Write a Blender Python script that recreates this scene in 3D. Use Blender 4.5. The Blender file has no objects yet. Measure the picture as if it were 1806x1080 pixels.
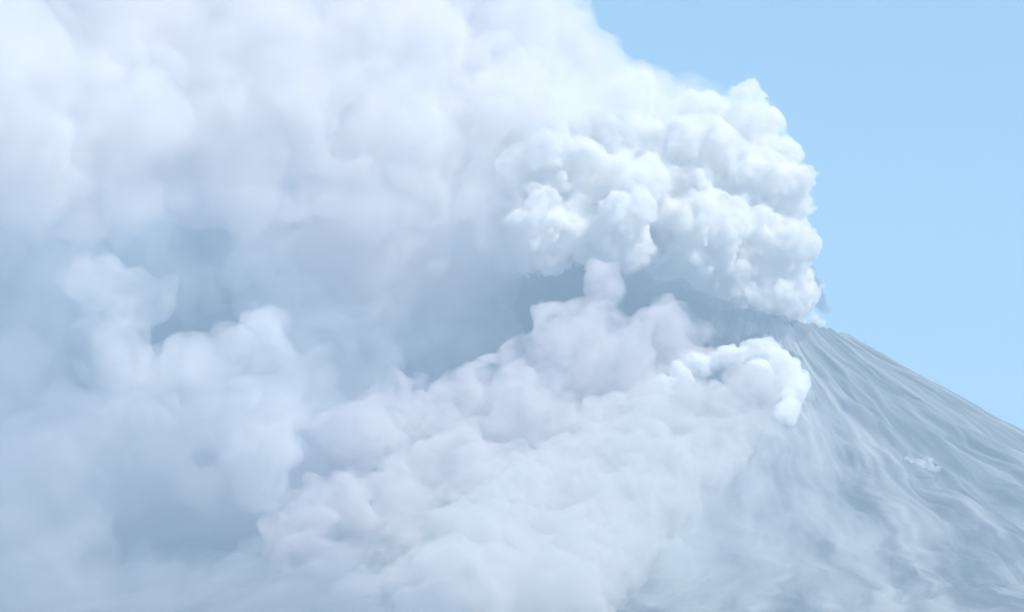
import bpy, bmesh, math, random
import numpy as np
from mathutils import Vector, noise

C = bpy.context.scene
R = math.radians

# ------------------------------------------------------------------ camera
PITCH = 8.0
CAM_Z = 3.0
cam_d = bpy.data.cameras.new('camera')
cam_d.sensor_width = 36.0
cam_d.lens = 160.0
cam_d.clip_start = 1.0
cam_d.clip_end = 200000.0
cam = bpy.data.objects.new('camera', cam_d)
C.collection.objects.link(cam)
cam.location = (0, 0, CAM_Z)
cam.rotation_euler = (R(90 + PITCH), 0, 0)
C.camera = cam

# ------------------------------------------------------------------ sky and sun
SUN_EL, SUN_AZ = 56.0, 106.0      # azimuth clockwise from +Y (the view direction): right, a little behind the camera
world = bpy.data.worlds.new('World')
C.world = world
world.use_nodes = True
wn = world.node_tree
bg = wn.nodes['Background']
sky = wn.nodes.new('ShaderNodeTexSky')
sky.sky_type = 'NISHITA'
sky.sun_disc = False
sky.sun_elevation = R(SUN_EL)
sky.sun_rotation = R(SUN_AZ)
sky.altitude = 1500
sky.air_density = 1.0
sky.dust_density = 1.0
sky.ozone_density = 4.0
tint = wn.nodes.new('ShaderNodeMixRGB')      # the camera's rendering of blue leans to cyan
tint.blend_type = 'MULTIPLY'
tint.inputs['Fac'].default_value = 1.0
tint.inputs[2].default_value = (.72, 1.02, .97, 1)
wn.links.new(sky.outputs[0], tint.inputs[1])
wn.links.new(tint.outputs[0], bg.inputs['Color'])
bg.inputs['Strength'].default_value = 0.105

sun_d = bpy.data.lights.new('sun', 'SUN')
sun_d.energy = 4.8
sun_d.angle = R(0.5)
sun_d.color = (1.0, 0.96, 0.90)
sun = bpy.data.objects.new('sun', sun_d)
C.collection.objects.link(sun)
sd = Vector((math.sin(R(SUN_AZ)) * math.cos(R(SUN_EL)), math.cos(R(SUN_AZ)) * math.cos(R(SUN_EL)), math.sin(R(SUN_EL))))
sun.rotation_euler = sd.to_track_quat('Z', 'Y').to_euler()
sun.location = (3000, -500, 4000)

C.view_settings.view_transform = 'Standard'
C.view_settings.look = 'None'
C.view_settings.gamma = 1.0
C.view_settings.use_curve_mapping = False
C.view_settings.exposure = 0.60

cy = C.cycles
cy.max_bounces = 24
cy.diffuse_bounces = 3
cy.glossy_bounces = 1
cy.transmission_bounces = 2
cy.transparent_max_bounces = 24
cy.volume_bounces = 20
cy.sample_clamp_indirect = 6.0
cy.use_denoising = True
try:
    cy.denoiser = 'OPENIMAGEDENOISE'
except Exception:
    pass
cy.volume_step_rate = 1.0
cy.volume_max_steps = 256

# ------------------------------------------------------------------ helpers
FWD = Vector((0, math.cos(R(PITCH)), math.sin(R(PITCH))))
UPV = Vector((0, -math.sin(R(PITCH)), math.cos(R(PITCH))))
K = 36.0 / 160.0 / 1806.0          # metres per photo pixel per metre of depth

def at(px, py, d):
    """Point seen at photo pixel (px, py), d metres along the view axis."""
    return Vector((0, 0, CAM_Z)) + FWD * d + UPV * (-(py - 540) * K * d) + Vector(((px - 903) * K * d, 0, 0))

def tag(o, label=None, cat=None, group=None, kind=None):
    if label: o['label'] = label
    if cat: o['category'] = cat
    if group: o['group'] = group
    if kind: o['kind'] = kind
    return o

def link(name, me, mat):
    o = bpy.data.objects.new(name, me)
    me.materials.append(mat)
    C.collection.objects.link(o)
    return o

# ------------------------------------------------------------------ volcano terrain
CX = (1325 - 903) * K * 8120       # cone axis
CY = 7960.0
RC = 178.0

def vnoise(x, y, seed=0):
    """Smooth value noise on arrays."""
    xi = np.floor(x).astype(int); yi = np.floor(y).astype(int)
    xf = x - xi; yf = y - yi
    xf = xf * xf * (3 - 2 * xf); yf = yf * yf * (3 - 2 * yf)
    def h(a, b):
        n = (a * 374761393 + b * 668265263 + seed * 974711) & 0xffffffff
        n = ((n ^ (n >> 13)) * 1274126177) & 0xffffffff
        return ((n ^ (n >> 16)) & 0xffff) / 65535.0
    a = h(xi, yi); b = h(xi + 1, yi); c = h(xi, yi + 1); d = h(xi + 1, yi + 1)
    return (a * (1 - xf) + b * xf) * (1 - yf) + (c * (1 - xf) + d * xf) * yf

def height(x, y):
    x = np.asarray(x, float); y = np.asarray(y, float)
    dx = x - CX; dy = y - CY
    r = np.hypot(dx, dy) + 1e-6
    th = np.arctan2(dy, dx)
    rc = RC * (1 + 0.10 * (vnoise(th * 2.2 + 9, th * 0) - 0.5))
    H = 1092 - 42 * np.cos(th) + 10 * (vnoise(th * 4 + 20, th * 0, 3) - .5)
    s = np.maximum(r - rc, 0)
    h = H * np.exp(-0.00057 * s) - 60 * (1 - np.exp(-s / 4000))
    ins = np.maximum(rc - r, 0)
    h = h - np.minimum(ins * 0.75, 70)
    # gullies running down the slope: ridged noise, stretched along the radius
    warp = 0.20 * (vnoise(dx / 320, dy / 320, 7) - .5) * .55 + 0.06 * (vnoise(dx / 90, dy / 90, 8) - .5) * .6
    amp = np.clip(s / 500, 0, 1)
    g = 0
    for f, a, sd_ in ((7, 30, 11), (17, 18, 12), (41, 5, 13), (90, 2, 14)):
        n = vnoise((th + warp) * f + 50, r / (900 if f < 10 else 420 if f < 20 else 200) + th * 0, sd_)
        g = g + a * (np.abs(2 * n - 1) - .5) * np.clip(s / (420 if f < 10 else 330 if f < 20 else 260), 0, 1)
    tw = th + 10 + warp
    n2 = (vnoise(tw * 14, r / 190, 21) - .5) * 26 + (vnoise(tw * 33, r / 85, 22) - .5) * 12 + (vnoise(tw * 80, r / 34, 23) - .5) * 5
    tv = th + R(74.4) + .05 * (vnoise(r / 150, r * 0, 31) - .5)
    g = g - 24 * np.exp(-(tv / .035) ** 2) * np.clip((s - 330) / 250, 0, 1)
    h = h + g + n2 * np.clip(.35 + s / 400, 0, 1)
    fade = np.clip((r - 4500) / 3000, 0, 1)
    return np.maximum(h * (1 - fade) - 30 * fade, -5.0)

def hit(px, py):
    """Depth along the view axis where the ray through a pixel meets the slope, or None."""
    o = np.array([0, 0, CAM_Z]); e = np.array(at(px, py, 1.0)) - o
    d = np.arange(4200, 8300, 8.0)
    P = o + d[:, None] * e
    below = P[:, 2] < height(P[:, 0], P[:, 1])
    i = np.argmax(below)
    return float(d[i]) if below.any() else None

def nt(mat):
    mat.use_nodes = True
    t = mat.node_tree
    t.nodes.clear()
    return t, t.nodes.new, t.links.new

def rock_material():
    m = bpy.data.materials.new('volcano_rock')
    t, N, L = nt(m)
    out = N('ShaderNodeOutputMaterial'); b = N('ShaderNodeBsdfPrincipled')
    b.inputs['Roughness'].default_value = 0.95
    L(b.outputs[0], out.inputs['Surface'])
    geo = N('ShaderNodeNewGeometry')
    sub = N('ShaderNodeVectorMath'); sub.operation = 'SUBTRACT'; sub.inputs[1].default_value = (CX, CY, 0)
    L(geo.outputs['Position'], sub.inputs[0])
    sep = N('ShaderNodeSeparateXYZ'); L(sub.outputs[0], sep.inputs[0])
    ang = N('ShaderNodeMath'); ang.operation = 'ARCTAN2'; L(sep.outputs['Y'], ang.inputs[0]); L(sep.outputs['X'], ang.inputs[1])
    ln = N('ShaderNodeVectorMath'); ln.operation = 'LENGTH'; L(sub.outputs[0], ln.inputs[0])
    # swirl the streaks a little
    wn_ = N('ShaderNodeTexNoise'); wn_.inputs['Scale'].default_value = 0.004; wn_.inputs['Detail'].default_value = 4; L(sub.outputs[0], wn_.inputs['Vector'])
    wa = N('ShaderNodeMath'); wa.operation = 'MULTIPLY_ADD'; wa.inputs[1].default_value = 0.14; L(wn_.outputs['Fac'], wa.inputs[0]); L(ang.outputs[0], wa.inputs[2])
    a1 = N('ShaderNodeMath'); a1.operation = 'MULTIPLY'; a1.inputs[1].default_value = 34.0; L(wa.outputs[0], a1.inputs[0])
    r1 = N('ShaderNodeMath'); r1.operation = 'MULTIPLY'; r1.inputs[1].default_value = 0.0018; L(ln.outputs['Value'], r1.inputs[0])
    cb = N('ShaderNodeCombineXYZ'); L(a1.outputs[0], cb.inputs[0]); L(r1.outputs[0], cb.inputs[1])
    ns = N('ShaderNodeTexNoise'); ns.inputs['Scale'].default_value = 1.0; ns.inputs['Detail'].default_value = 6; ns.inputs['Roughness'].default_value = 0.62
    L(cb.outputs[0], ns.inputs['Vector'])
    rp = N('ShaderNodeValToRGB')
    e = rp.color_ramp.elements
    e[0].position = 0.40; e[0].color = (0.030, 0.040, 0.046, 1)
    e[1].position = 0.64; e[1].color = (0.27, 0.27, 0.27, 1)
    x = rp.color_ramp.elements.new(0.52); x.color = (0.11, 0.12, 0.125, 1)
    L(ns.outputs['Fac'], rp.inputs['Fac'])
    n3 = N('ShaderNodeTexNoise'); n3.inputs['Scale'].default_value = 1.0; n3.inputs['Detail'].default_value = 8; n3.inputs['Roughness'].default_value = .65
    a3 = N('ShaderNodeMath'); a3.operation = 'MULTIPLY'; a3.inputs[1].default_value = 11.0; L(wa.outputs[0], a3.inputs[0])
    r3 = N('ShaderNodeMath'); r3.operation = 'MULTIPLY'; r3.inputs[1].default_value = 0.0042; L(ln.outputs['Value'], r3.inputs[0])
    cb3 = N('ShaderNodeCombineXYZ'); L(a3.outputs[0], cb3.inputs[0]); L(r3.outputs[0], cb3.inputs[1]); cb3.inputs[2].default_value = 3.0
    L(cb3.outputs[0], n3.inputs['Vector'])
    rp2 = N('ShaderNodeValToRGB')
    rp2.color_ramp.elements[0].position = .42; rp2.color_ramp.elements[0].color = (.045, .060, .058, 1)
    rp2.color_ramp.elements[1].position = .60; rp2.color_ramp.elements[1].color = (.38, .38, .37, 1)
    L(n3.outputs['Fac'], rp2.inputs['Fac'])
    mx = N('ShaderNodeMixRGB'); mx.inputs['Fac'].default_value = .45
    L(rp.outputs[0], mx.inputs[1]); L(rp2.outputs[0], mx.inputs[2])
    # the top of the cone is bare dark lava; the ash streaks begin lower down, with a ragged edge
    ed = N('ShaderNodeMath'); ed.operation = 'MULTIPLY_ADD'; ed.inputs[1].default_value = 260.0; L(n3.outputs['Fac'], ed.inputs[0]); L(ln.outputs['Value'], ed.inputs[2])
    up = N('ShaderNodeMapRange'); up.inputs['From Min'].default_value = 360; up.inputs['From Max'].default_value = 640
    L(ed.outputs[0], up.inputs['Value'])
    top = N('ShaderNodeMixRGB'); top.inputs[1].default_value = (.060, .072, .082, 1); L(mx.outputs[0], top.inputs[2])
    tk = N('ShaderNodeMath'); tk.operation = 'MULTIPLY_ADD'; tk.inputs[1].default_value = .75; tk.inputs[2].default_value = .25
    L(up.outputs[0], tk.inputs[0]); L(tk.outputs[0], top.inputs['Fac'])
    L(top.outputs[0], b.inputs['Base Color'])
    return m

def build_volcano():
    # polar grid, fine where the photograph sees the slope
    rs = np.concatenate([np.arange(0, 260, 7.0), np.arange(260, 1900, 9.0), np.arange(1900, 7600, 90.0)])
    nth = 1100
    ths = np.linspace(0, 2 * math.pi, nth, endpoint=False)
    RR, TT = np.meshgrid(rs, ths, indexing='ij')
    X = CX + RR * np.cos(TT); Y = CY + RR * np.sin(TT)
    Z = height(X, Y)
    v = np.stack([X, Y, Z], -1).reshape(-1, 3)
    n, m = RR.shape
    i = np.arange(n - 1)[:, None] * m; j = np.arange(m)[None, :]; j2 = (j + 1) % m
    f = np.stack([i + j, i + m + j, i + m + j2, i + j2], -1).reshape(-1, 4)
    me = bpy.data.meshes.new('mountain')
    me.vertices.add(len(v)); me.vertices.foreach_set('co', v.ravel())
    me.loops.add(f.size); me.loops.foreach_set('vertex_index', f.ravel())
    me.polygons.add(len(f)); me.polygons.foreach_set('loop_start', np.arange(len(f)) * 4)
    me.update(calc_edges=True)
    me.polygons.foreach_set('use_smooth', np.ones(len(me.polygons), bool))
    o = link('mountain', me, rock_material())
    return tag(o, 'steep grey volcano cone streaked with ash and gullies, right of the smoke', 'volcano', kind='structure')

build_volcano()

def build_ground():
    me = bpy.data.meshes.new('ground')
    bm = bmesh.new()
    bmesh.ops.create_grid(bm, x_segments=80, y_segments=80, size=20000)
    for v in bm.verts:
        v.co.z = -2 + 6 * noise.noise(v.co * 0.0003) - 4
        v.co.y += 14000
    bm.to_mesh(me); bm.free()
    m = bpy.data.materials.new('lowland')
    t, N, L = nt(m)
    out = N('ShaderNodeOutputMaterial'); b = N('ShaderNodeBsdfPrincipled'); b.inputs['Roughness'].default_value = .95
    L(b.outputs[0], out.inputs['Surface'])
    g = N('ShaderNodeNewGeometry'); n = N('ShaderNodeTexNoise'); n.inputs['Scale'].default_value = .002; n.inputs['Detail'].default_value = 10
    L(g.outputs['Position'], n.inputs['Vector'])
    r = N('ShaderNodeValToRGB'); r.color_ramp.elements[0].position = .35; r.color_ramp.elements[0].color = (.035, .07, .025, 1)
    r.color_ramp.elements[1].position = .65; r.color_ramp.elements[1].color = (.12, .13, .07, 1)
    L(n.outputs['Fac'], r.inputs['Fac']); L(r.outputs[0], b.inputs['Base Color'])
    tag(link('ground', me, m), 'flat green lowland round the foot of the volcano', 'ground', kind='structure')

build_ground()

# ------------------------------------------------------------------ smoke
def smoke_material(name, color, density, film=0.03, aniso=0.0, size=0, lo=.38, hi=.6):
    m = bpy.data.materials.new(name)
    t, N, L = nt(m)
    out = N('ShaderNodeOutputMaterial')
    pv = N('ShaderNodeVolumePrincipled')
    pv.inputs['Color'].default_value = (*color, 1)
    pv.inputs['Density'].default_value = density
    pv.inputs['Anisotropy'].default_value = aniso
    if size:   # uneven density: thin holes and thick knots
        g = N('ShaderNodeNewGeometry'); n = N('ShaderNodeTexNoise')
        n.inputs['Scale'].default_value = 1.0 / size; n.inputs['Detail'].default_value = 5; n.inputs['Roughness'].default_value = .6
        n.inputs['Distortion'].default_value = .6
        L(g.outputs['Position'], n.inputs['Vector'])
        mr = N('ShaderNodeMapRange'); mr.inputs['From Min'].default_value = lo; mr.inputs['From Max'].default_value = hi
        mr.inputs['To Min'].default_value = density * .04; mr.inputs['To Max'].default_value = density * 1.4
        L(n.outputs['Fac'], mr.inputs['Value']); L(mr.outputs[0], pv.inputs['Density'])
    L(pv.outputs[0], out.inputs['Volume'])
    tr = N('ShaderNodeBsdfTransparent'); df = N('ShaderNodeBsdfDiffuse'); df.inputs['Color'].default_value = (*color, 1)
    mx = N('ShaderNodeMixShader'); mx.inputs[0].default_value = film
    L(tr.outputs[0], mx.inputs[1]); L(df.outputs[0], mx.inputs[2]); L(mx.outputs[0], out.inputs['Surface'])
    return m

def hash3(a, b, c, seed):
    n = (a * 374761393 + b * 668265263 + c * 1442695041 + seed * 974711) & 0xffffffff
    n = ((n ^ (n >> 13)) * 1274126177) & 0xffffffff
    n = ((n ^ (n >> 16)) * 668265263) & 0xffffffff
    return n ^ (n >> 15)

def soft3(P, seed):
    """Smooth 3-D value noise, 0..1."""
    I = np.floor(P).astype(np.int64); F = P - I
    F = F * F * (3 - 2 * F)
    out = 0
    for dx in (0, 1):
        wx = F[:, 0] if dx else 1 - F[:, 0]
        for dy in (0, 1):
            wy = F[:, 1] if dy else 1 - F[:, 1]
            for dz in (0, 1):
                wz = F[:, 2] if dz else 1 - F[:, 2]
                h = (hash3(I[:, 0] + dx, I[:, 1] + dy, I[:, 2] + dz, seed) & 0xffff) / 65535.0
                out = out + h * wx * wy * wz
    return out

def cells3(P, seed):
    """Distance to the nearest scattered point: round lumps with creases between them."""
    I = np.floor(P).astype(np.int64); F = P - I
    best = np.full(len(P), 9.0)
    for dx in (-1, 0, 1):
        for dy in (-1, 0, 1):
            for dz in (-1, 0, 1):
                h = hash3(I[:, 0] + dx, I[:, 1] + dy, I[:, 2] + dz, seed)
                q = ((dx + (h & 1023) / 1023.0 - F[:, 0]) ** 2 + (dy + ((h >> 10) & 1023) / 1023.0 - F[:, 1]) ** 2
                     + (dz + ((h >> 20) & 1023) / 1023.0 - F[:, 2]) ** 2)
                best = np.minimum(best, q)
    return np.sqrt(best)

def skin(f, org, h):
    """Quads along the zero surface of the grid f (negative inside)."""
    ins = f < 0
    n = np.array(f.shape) - 1
    cnt = np.zeros(n, np.int32); acc = np.zeros((*n, 3))
    g = np.indices(n).transpose(1, 2, 3, 0).astype(float)
    for ax in range(3):
        o1, o2 = [k for k in range(3) if k != ax]
        for p in (0, 1):
            for q in (0, 1):
                a = [None] * 3
                a[ax] = slice(0, n[ax]); a[o1] = slice(p, p + n[o1]); a[o2] = slice(q, q + n[o2])
                b = list(a); b[ax] = slice(1, n[ax] + 1)
                fa, fb = f[tuple(a)], f[tuple(b)]
                x = (fa < 0) != (fb < 0)
                t = np.where(x, fa / np.where(x, fa - fb, 1), 0)
                cnt += x
                acc[..., ax] += np.where(x, g[..., ax] + t, 0)
                acc[..., o1] += np.where(x, g[..., o1] + p, 0)
                acc[..., o2] += np.where(x, g[..., o2] + q, 0)
    act = cnt > 0
    idx = np.full(n, -1, np.int64); idx[act] = np.arange(act.sum())
    V = acc[act] / cnt[act][:, None] * h + org
    Q = []
    for ax in range(3):
        o1, o2 = (ax + 1) % 3, (ax + 2) % 3
        a = [slice(1, n[k]) for k in range(3)]; a[ax] = slice(0, n[ax])
        b = list(a); b[ax] = slice(1, n[ax] + 1)
        x = ins[tuple(a)] != ins[tuple(b)]
        base = np.argwhere(x)
        base[:, o1] += 1; base[:, o2] += 1
        e1 = np.eye(3, dtype=int)[o1]; e2 = np.eye(3, dtype=int)[o2]
        def at_(c): return idx[c[:, 0], c[:, 1], c[:, 2]]
        q = np.stack([at_(base - e1 - e2), at_(base - e2), at_(base), at_(base - e1)], -1)
        flip = ~ins[tuple(a)][x]
        q[flip] = q[flip][:, ::-1]
        Q.append(q)
    Q = np.concatenate(Q)
    Q = Q[(Q >= 0).all(1)]
    # keep the one large connected body
    lab = np.arange(len(V))
    while True:
        m = lab[Q].min(1)
        new = lab.copy()
        for k in range(4): np.minimum.at(new, Q[:, k], m)
        new = new[new]
        if (new == lab).all(): break
        lab = new
    big = np.bincount(lab).argmax()
    keep = lab == big
    ren = np.cumsum(keep) - 1
    return V[keep], ren[Q[keep[Q[:, 0]]]]

def plume(name, blobs, mat, label, cat, group, voxel=14, steps=(), seed=1, squash=0.9, melt=.35, puffs=7):
    """blobs: (centre, radius). Overlapping balls fuse into one body whose skin boils out in lumps of several sizes.
    steps: (kind, size, height) with kind V for round lumps and C for soft unevenness."""
    rnd = random.Random(seed)
    balls = []
    for c, r in blobs:
        balls.append((c, r))
        for _ in range(puffs):
            v = Vector((rnd.gauss(0, 1), rnd.gauss(0, 1), rnd.gauss(0, 1))).normalized()
            balls.append((c + v * (r * rnd.uniform(.70, .9)), r * rnd.uniform(.32, .5)))
    reach = sum(st[2] for st in steps)
    cs = np.array([b[0] for b in balls]); rs = np.array([b[1] for b in balls])
    lo = (cs - rs[:, None]).min(0) - reach - 2 * voxel; hi = (cs + rs[:, None]).max(0) + reach + 2 * voxel
    dims = np.ceil((hi - lo) / voxel).astype(int) + 1
    ax = [lo[k] + voxel * np.arange(dims[k]) for k in range(3)]
    f = np.full(dims, 1e4, np.float32)
    for (c, r) in balls:
        m = reach + 2 * voxel + r * .5
        sl = tuple(slice(max(0, int((c[k] - r - m - lo[k]) / voxel)), min(dims[k], int((c[k] + r + m - lo[k]) / voxel) + 2)) for k in range(3))
        X = (ax[0][sl[0]] - c[0])[:, None, None]; Y = (ax[1][sl[1]] - c[1])[None, :, None]; Z = (ax[2][sl[2]] - c[2])[None, None, :] / squash
        d = np.sqrt(X * X + Y * Y + Z * Z) - r
        k = max(r * melt, voxel)
        o = f[sl]
        hh = np.clip(.5 + .5 * (o - d) / k, 0, 1)
        f[sl] = np.minimum(o, o * (1 - hh) + d * hh - np.where(o > 5e3, 0, k * hh * (1 - hh)))
    # boil the skin
    near = np.argwhere(np.abs(f) < reach + voxel * 1.5)
    P = lo + near * voxel
    W = np.stack([soft3(P / 140, seed + 31 + k) - .5 for k in range(3)], -1) * 60
    W += np.stack([soft3(P / 45, seed + 41 + k) - .5 for k in range(3)], -1) * 18
    disp = 0
    for j, (kind, size, amp) in enumerate(steps):
        if kind == 'V':
            dj = (.62 - cells3((P + W * min(1, size / 90)) / size, seed * 7 + j)) * 1.6
        else:
            dj = (soft3(P / size, seed * 7 + j) - .5) * 2
        if j:   # the finer lumps sit on the bulges and thin out in the hollows, and vary from place to place
            dj = dj * (.35 + 1.3 * soft3(P / 170 + 7, seed + 77 + j))
        disp = disp + amp * dj
    f[tuple(near.T)] -= disp
    V, Q = skin(f.astype(float), lo, voxel)
    me = bpy.data.meshes.new(name)
    me.vertices.add(len(V)); me.vertices.foreach_set('co', V.ravel())
    me.loops.add(Q.size); me.loops.foreach_set('vertex_index', Q.ravel())
    me.polygons.add(len(Q)); me.polygons.foreach_set('loop_start', np.arange(len(Q)) * 4)
    me.update(calc_edges=True)
    me.polygons.foreach_set('use_smooth', np.ones(len(Q), bool))
    return tag(link(name, me, mat), label, cat, group)

def B(px, py, r, d):
    """A ball seen at a pixel with a radius of r photo pixels."""
    return (at(px, py, d), r * K * d)

def on_slope(px, py, r, lift=.5):
    d = hit(px, py) or 7700
    return B(px, py, r, d - lift * r)

def stream(*pts, lift=.5):
    """Balls hugging the slope along a path of (px, py, r) stations, close enough to touch."""
    out = []
    for (x0, y0, r0), (x1, y1, r1) in zip(pts, pts[1:]):
        d0, d1 = hit(x0, y0) or 7700, hit(x1, y1) or 7700
        n = max(2, int(abs(d1 - d0) / (.8 * min(r0, r1))) + 1, int(math.hypot(x1 - x0, y1 - y0) / min(r0, r1)) + 1)
        for i in range(n + 1):
            t = i / n
            r = r0 + (r1 - r0) * t
            out.append(B(x0 + (x1 - x0) * t, y0 + (y1 - y0) * t, r, d0 + (d1 - d0) * t - lift * r))
    return out

CREST = smoke_material('fresh_steam', (.970, .965, .960), .11, film=.03, size=26, lo=.36, hi=.54)
WHITE = smoke_material('white_steam', (.970, .955, .940), .085, film=.02, size=40, lo=.40, hi=.56)
LILAC = smoke_material('lilac_ash', (.85, .80, .81), .024, film=.02, size=70, lo=.40, hi=.6)
ASH = smoke_material('pale_ash', (.84, .81, .805), .028, film=.02, size=50, lo=.40, hi=.6)
VEIL = smoke_material('thin_steam', (.965, .950, .945), .0085, film=.01, size=60, lo=.38, hi=.6)
SLOPE = smoke_material('slope_steam', (.96, .95, .95), .09, film=.01, size=14)
BLUR = smoke_material('loose_ash', (.895, .875, .875), .013, film=.01, size=80)
SOFT = smoke_material('drifting_ash', (.950, .908, .900), .013, film=.01, size=110, lo=.4, hi=.6)
DIM = smoke_material('shaded_ash', (.55, .56, .62), .008, film=.02, size=140, lo=.3, hi=.65)  # the far curtain's shade is put into this darker colour
DARK = smoke_material('dark_ash_and_shade', (.13, .15, .19), .024, film=.02, size=60, lo=.35, hi=.6)  # the wisp's own grey; for band and rim, plume shade put into colour
BANK = smoke_material('low_shaded_ash', (.50, .52, .56), .008, film=.02, size=120, lo=.3, hi=.65)  # shade of the lower left is put into this darker colour
FAINT = smoke_material('faint_ash', (.80, .79, .81), .0032, film=.01, size=100)
THIN = smoke_material('thin_dust', (.84, .83, .83), .0020, film=.01, size=70)

G = 'ash and steam clouds of the eruption'
# the white column boiling out of the crater
plume('smoke_plume', [
    B(1400, 520, 36, 7990), B(1350, 500, 50, 7890), B(1280, 480, 62, 7870), B(1355, 430, 66, 7890), B(1230, 405, 80, 7860),
    B(1310, 330, 92, 7960), B(1210, 300, 100, 7950), B(1258, 262, 66, 8000), B(1290, 218, 42, 8000), B(1240, 205, 44, 7990), B(1325, 215, 34, 7990), B(1180, 250, 44, 8000), B(1110, 330, 95, 7900),
    B(1010, 350, 80, 7850), B(960, 395, 62, 7760), B(1080, 410, 66, 7780), B(960, 290, 75, 7850), B(1060, 265, 70, 7920), B(1180, 470, 36, 7950), B(1110, 190, 40, 8060), B(1150, 480, 30, 7830), B(1205, 485, 38, 7830), B(1290, 515, 32, 7840), B(1340, 530, 28, 7850), B(1390, 540, 24, 7880), B(930, 420, 42, 7800), B(905, 380, 40, 7800), B(1000, 420, 50, 7760), B(1240, 480, 40, 7830)],
    WHITE, 'bright white billowing plume rising out of the volcano crater against blue sky', 'smoke plume', G,
    voxel=4, steps=(('V', 92, 32), ('V', 42, 16), ('V', 22, 12), ('V', 12, 6), ('C', 60, 12)), seed=3)

plume('smoke_plume', [
    B(1010, 200, 90, 7900), B(1090, 185, 75, 7900), B(1170, 205, 64, 7920), B(1240, 205, 58, 7930), B(1300, 215, 52, 7940), B(1340, 275, 52, 7940), B(1375, 350, 42, 7930),
    B(930, 270, 80, 7800), B(880, 350, 66, 7740), B(870, 430, 52, 7740), B(960, 210, 90, 7850), B(900, 200, 90, 7850)],
    VEIL, 'thin veil of steam softening the top and left edge of the white plume', 'smoke veil', G,
    voxel=7, steps=(('V', 90, 28), ('V', 42, 14), ('C', 22, 6)), seed=20)

plume('smoke_puff', [B(1436, 562, 9, 7720), B(1424, 553, 9, 7720), B(1448, 571, 7, 7720), B(1412, 544, 10, 7730), B(1398, 530, 14, 7740), B(1380, 515, 18, 7760)],
    WHITE, 'small bright puff hugging the crater rim below the white plume', 'smoke puff', G, voxel=2.5, steps=(('V', 14, 5), ('V', 7, 2)), seed=12, puffs=4)
plume('smoke_puff', [B(1432, 505, 17, 8040), B(1442, 528, 14, 8030), B(1452, 548, 11, 8020), B(1425, 480, 15, 8050), B(1420, 458, 11, 8060)],
    DARK, 'thin grey ash wisp trailing off the windward edge of the white plume', 'smoke wisp', G, voxel=4, steps=(('V', 22, 7),), seed=13, puffs=4)

plume('ash_cloud', [
    B(920, 40, 120, 8250), B(990, 110, 110, 8250), B(1060, 190, 90, 8200), B(1130, 190, 64, 8140), B(1185, 225, 52, 8120), B(760, 60, 200, 8100), B(560, 80, 220, 7900), B(340, 80, 220, 7700), B(120, 100, 200, 7500),
    B(820, 260, 170, 7980), B(620, 280, 190, 7800), B(400, 230, 160, 7600), B(160, 220, 150, 7400), B(780, 440, 120, 7900), B(680, 470, 110, 7800), B(20, 260, 150, 7300), B(-120, 160, 230, 7200),
    B(820, 560, 70, 7900), B(740, 590, 80, 7850), B(440, 350, 70, 7650), B(540, 420, 80, 7700),
    B(640, -120, 220, 8100), B(300, -120, 220, 7800), B(880, -100, 130, 8250), B(0, -120, 220, 7500)],
    SOFT, 'huge pale ash cloud filling the upper left of the sky', 'ash cloud', G,
    voxel=9, steps=(('V', 210, 66), ('V', 95, 40), ('V', 44, 20), ('V', 24, 8)), seed=4)

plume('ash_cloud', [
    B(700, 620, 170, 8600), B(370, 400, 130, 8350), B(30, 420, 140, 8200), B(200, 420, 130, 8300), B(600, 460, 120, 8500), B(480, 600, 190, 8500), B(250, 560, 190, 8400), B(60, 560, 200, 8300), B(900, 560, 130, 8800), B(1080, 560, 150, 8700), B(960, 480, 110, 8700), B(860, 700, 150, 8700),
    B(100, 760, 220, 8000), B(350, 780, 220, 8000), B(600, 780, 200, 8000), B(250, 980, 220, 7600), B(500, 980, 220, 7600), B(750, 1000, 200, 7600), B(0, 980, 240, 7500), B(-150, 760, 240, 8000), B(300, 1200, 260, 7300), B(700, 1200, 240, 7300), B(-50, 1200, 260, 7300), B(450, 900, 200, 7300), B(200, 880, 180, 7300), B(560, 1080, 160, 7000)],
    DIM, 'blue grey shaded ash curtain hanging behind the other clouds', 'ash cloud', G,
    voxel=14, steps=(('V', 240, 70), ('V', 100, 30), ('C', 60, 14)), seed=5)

plume('ash_cloud', [  # shade of the plume's underside is put into this band's dark colour
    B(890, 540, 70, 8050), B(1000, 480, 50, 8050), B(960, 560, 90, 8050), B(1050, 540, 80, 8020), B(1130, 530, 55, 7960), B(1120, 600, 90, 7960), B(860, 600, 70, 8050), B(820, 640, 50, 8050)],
    DARK, 'dark blue grey ash band, shade put into its colour, beneath the white plume', 'ash cloud', G,
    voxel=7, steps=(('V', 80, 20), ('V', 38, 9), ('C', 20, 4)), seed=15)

plume('ash_cloud', [  # added dark sheet standing in for the plume's shadow on the rim
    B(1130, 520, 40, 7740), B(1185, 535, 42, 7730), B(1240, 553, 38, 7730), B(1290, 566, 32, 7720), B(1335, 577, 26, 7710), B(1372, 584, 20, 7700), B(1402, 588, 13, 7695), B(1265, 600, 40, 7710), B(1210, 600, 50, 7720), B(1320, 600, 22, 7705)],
    DARK, 'dark blue sheet added as the plume shadow over the crater rim above the curled crest', 'ash cloud', G,
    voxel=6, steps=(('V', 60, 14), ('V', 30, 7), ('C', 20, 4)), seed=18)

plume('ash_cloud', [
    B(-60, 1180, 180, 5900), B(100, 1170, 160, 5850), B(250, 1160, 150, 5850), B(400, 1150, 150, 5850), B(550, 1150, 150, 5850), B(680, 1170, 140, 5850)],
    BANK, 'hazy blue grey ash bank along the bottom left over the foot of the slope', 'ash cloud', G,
    voxel=10, steps=(('V', 140, 50), ('V', 60, 20), ('C', 40, 10)), seed=19)

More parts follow.
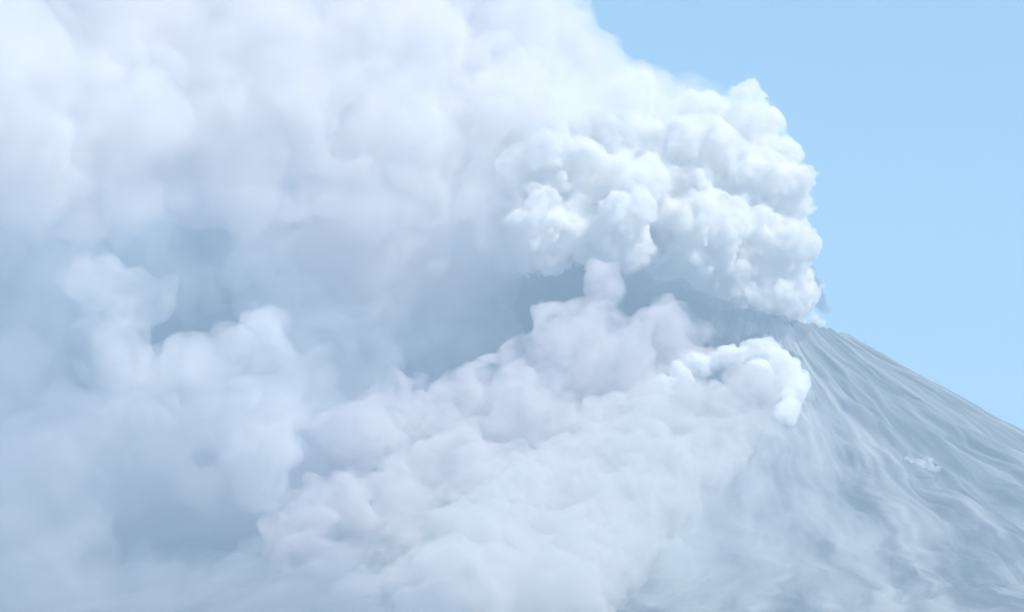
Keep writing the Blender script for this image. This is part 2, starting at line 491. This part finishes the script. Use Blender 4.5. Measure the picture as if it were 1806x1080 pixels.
plume('steam_cloud', [
    *stream((1240, 650, 16), (1290, 634, 20), (1335, 622, 24), (1375, 640, 20), (1402, 668, 20), (1398, 705, 18), (1385, 735, 13), lift=4.0),
    *stream((1335, 650, 18), (1345, 680, 16), (1375, 690, 16), lift=4.4), *stream((1240, 650, 16), (1210, 642, 19), (1200, 668, 18), (1165, 688, 15), lift=4.0)],
    CREST, 'bright curled crest of steam at the head of the ash flow on the slope', 'steam cloud', G,
    voxel=3, steps=(('V', 34, 9), ('V', 16, 5), ('V', 9, 2), ('C', 24, 5)), seed=16, puffs=4)

plume('ash_cloud', [
    B(30, 420, 90, 6900), B(20, 560, 90, 6850), B(40, 700, 100, 6750), B(60, 830, 110, 6650), B(40, 960, 110, 6550), B(150, 720, 90, 6800), B(560, 640, 90, 7000), 
    B(600, 720, 80, 7000), B(640, 620, 80, 7050), B(120, 900, 70, 6650), B(330, 480, 70, 7050), B(430, 410, 80, 7080), B(350, 420, 70, 7060), B(250, 380, 70, 7100), B(130, 480, 80, 6950), B(500, 560, 70, 7050), B(570, 590, 70, 7050), B(290, 780, 60, 6850), B(240, 840, 60, 6800), B(380, 870, 60, 6850), B(230, 450, 70, 7000)],
    FAINT, 'thin grey smoke bank drifting low across the left side', 'smoke bank', G,
    voxel=9, steps=(('V', 120, 44), ('V', 54, 20), ('C', 30, 8)), seed=17)

plume('ash_cloud', [
    B(1085, 525, 30, 7600), B(1075, 570, 40, 7600), B(1160, 590, 45, 7620), B(1190, 625, 40, 7630), B(1010, 590, 48, 7500), B(960, 650, 65, 7450), B(1070, 660, 74, 7480), B(880, 700, 55, 7400),
    B(820, 720, 50, 7350), B(770, 790, 75, 7250), B(680, 740, 62, 7200), B(620, 770, 50, 7150), B(930, 780, 100, 7300), B(800, 880, 110, 7100), B(700, 920, 90, 7000), B(590, 940, 80, 6900), B(530, 1000, 60, 6850),
    B(600, 1040, 100, 6850), B(750, 1040, 110, 6850), B(900, 920, 120, 7000), B(900, 1060, 120, 6850), B(700, 1180, 160, 6700), B(900, 1200, 150, 6700)],
    LILAC, 'lilac tinged ash cloud climbing from the slope under the white plume', 'ash cloud', G,
    voxel=6, steps=(('V', 105, 40), ('V', 48, 24), ('V', 24, 12), ('V', 13, 4)), seed=6)

plume('ash_cloud', [
    *stream((1345, 648, 32), (1388, 680, 26), (1385, 730, 20)), *stream((1345, 655, 36), (1290, 660, 34), (1215, 655, 26), (1170, 685, 20)),
    *stream((1340, 700, 48), (1260, 740, 62), (1150, 790, 80), (1070, 860, 95), (960, 930, 105), (860, 1010, 110), (820, 1100, 120)),
    *stream((1340, 700, 48), (1290, 780, 60), (1200, 850, 70), (1110, 930, 80), (1010, 1010, 95), (960, 1100, 110)),
    *stream((1215, 665, 30), (1150, 740, 60), (1060, 800, 70))],
    ASH, 'rolling ash flow with a curled white crest on the volcano slope', 'ash cloud', G,
    voxel=5, steps=(('V', 76, 24), ('V', 34, 12), ('V', 17, 6), ('C', 11, 3)), seed=7)

plume('ash_cloud', [
    *stream((1390, 740, 45), (1400, 830, 70), (1340, 900, 90), (1290, 980, 100), (1230, 1090, 130), lift=.1),
    *stream((1340, 900, 90), (1430, 960, 90), (1450, 1040, 100), lift=.0), *stream((1250, 880, 70), (1180, 960, 80), (1100, 1050, 100), lift=.2)],
    THIN, 'thin veil of dust lying over the lower volcano slope', 'dust cloud', G,
    voxel=11, steps=(('V', 120, 40), ('V', 50, 18)), seed=9)

plume('ash_cloud', [
    B(165, 510, 36, 6800), B(250, 540, 40, 6800), B(200, 580, 55, 6800), B(220, 650, 60, 6800), B(320, 660, 80, 6750), B(445, 570, 40, 6800), B(445, 620, 62, 6750), B(400, 700, 80, 6700),
    B(530, 690, 50, 6750), B(470, 860, 40, 6700), B(300, 740, 60, 6700), B(180, 800, 50, 6750), B(460, 780, 60, 6700)],
    BLUR, 'pale lumpy ash cloud with two raised lobes above the shaded gap', 'ash cloud', G,
    voxel=7, steps=(('V', 105, 38), ('V', 48, 24), ('V', 24, 11), ('C', 16, 4)), seed=8)

plume('ash_cloud', [
    B(160, 1010, 70, 6500), B(90, 1060, 90, 6500), B(230, 1060, 70, 6500), B(150, 1160, 130, 6500)],
    FAINT, 'low faint ash cloud rising at the bottom left corner', 'ash cloud', G,
    voxel=8, steps=(('V', 120, 38), ('V', 54, 19), ('V', 25, 8)), seed=10)

plume('steam_vent_cloud', [
    B(1632, 819, 8, 7272), B(1642, 824, 7, 7270), B(1653, 828, 5, 7270), B(1621, 816, 6, 7274), B(1610, 812, 5, 7276), B(1638, 811, 6, 7272), B(1600, 808, 4, 7278)],
    SLOPE, 'tiny white steam puff on the open slope of the volcano', 'steam', G, voxel=2, steps=(('V', 12, 4),), seed=11, puffs=4)

# ------------------------------------------------------------------ haze
def build_haze():
    bm = bmesh.new()
    x, y0, y1, z0, z1 = 20500, -6500, 34500, -13, 2300
    vs = [bm.verts.new(p) for p in ((-x, y0, z0), (x, y0, z0), (x, y1, z0), (-x, y1, z0), (-x, y0, z1), (x, y0, z1), (x, y1, z1), (-x, y1, z1))]
    for f in ((3, 2, 1, 0), (4, 5, 6, 7), (0, 1, 5, 4), (1, 2, 6, 5), (2, 3, 7, 6), (3, 0, 4, 7)):
        bm.faces.new([vs[i] for i in f])
    me = bpy.data.meshes.new('haze'); bm.to_mesh(me); bm.free()
    m = bpy.data.materials.new('air')
    t, N, L = nt(m)
    out = N('ShaderNodeOutputMaterial'); pv = N('ShaderNodeVolumePrincipled')
    pv.inputs['Color'].default_value = (.615, .80, .978, 1)
    pv.inputs['Density'].default_value = HAZE
    L(pv.outputs[0], out.inputs['Volume'])
    tag(link('haze', me, m), 'pale blue air in front of the mountain', 'haze', kind='stuff')
HAZE = 0.000092
build_haze()
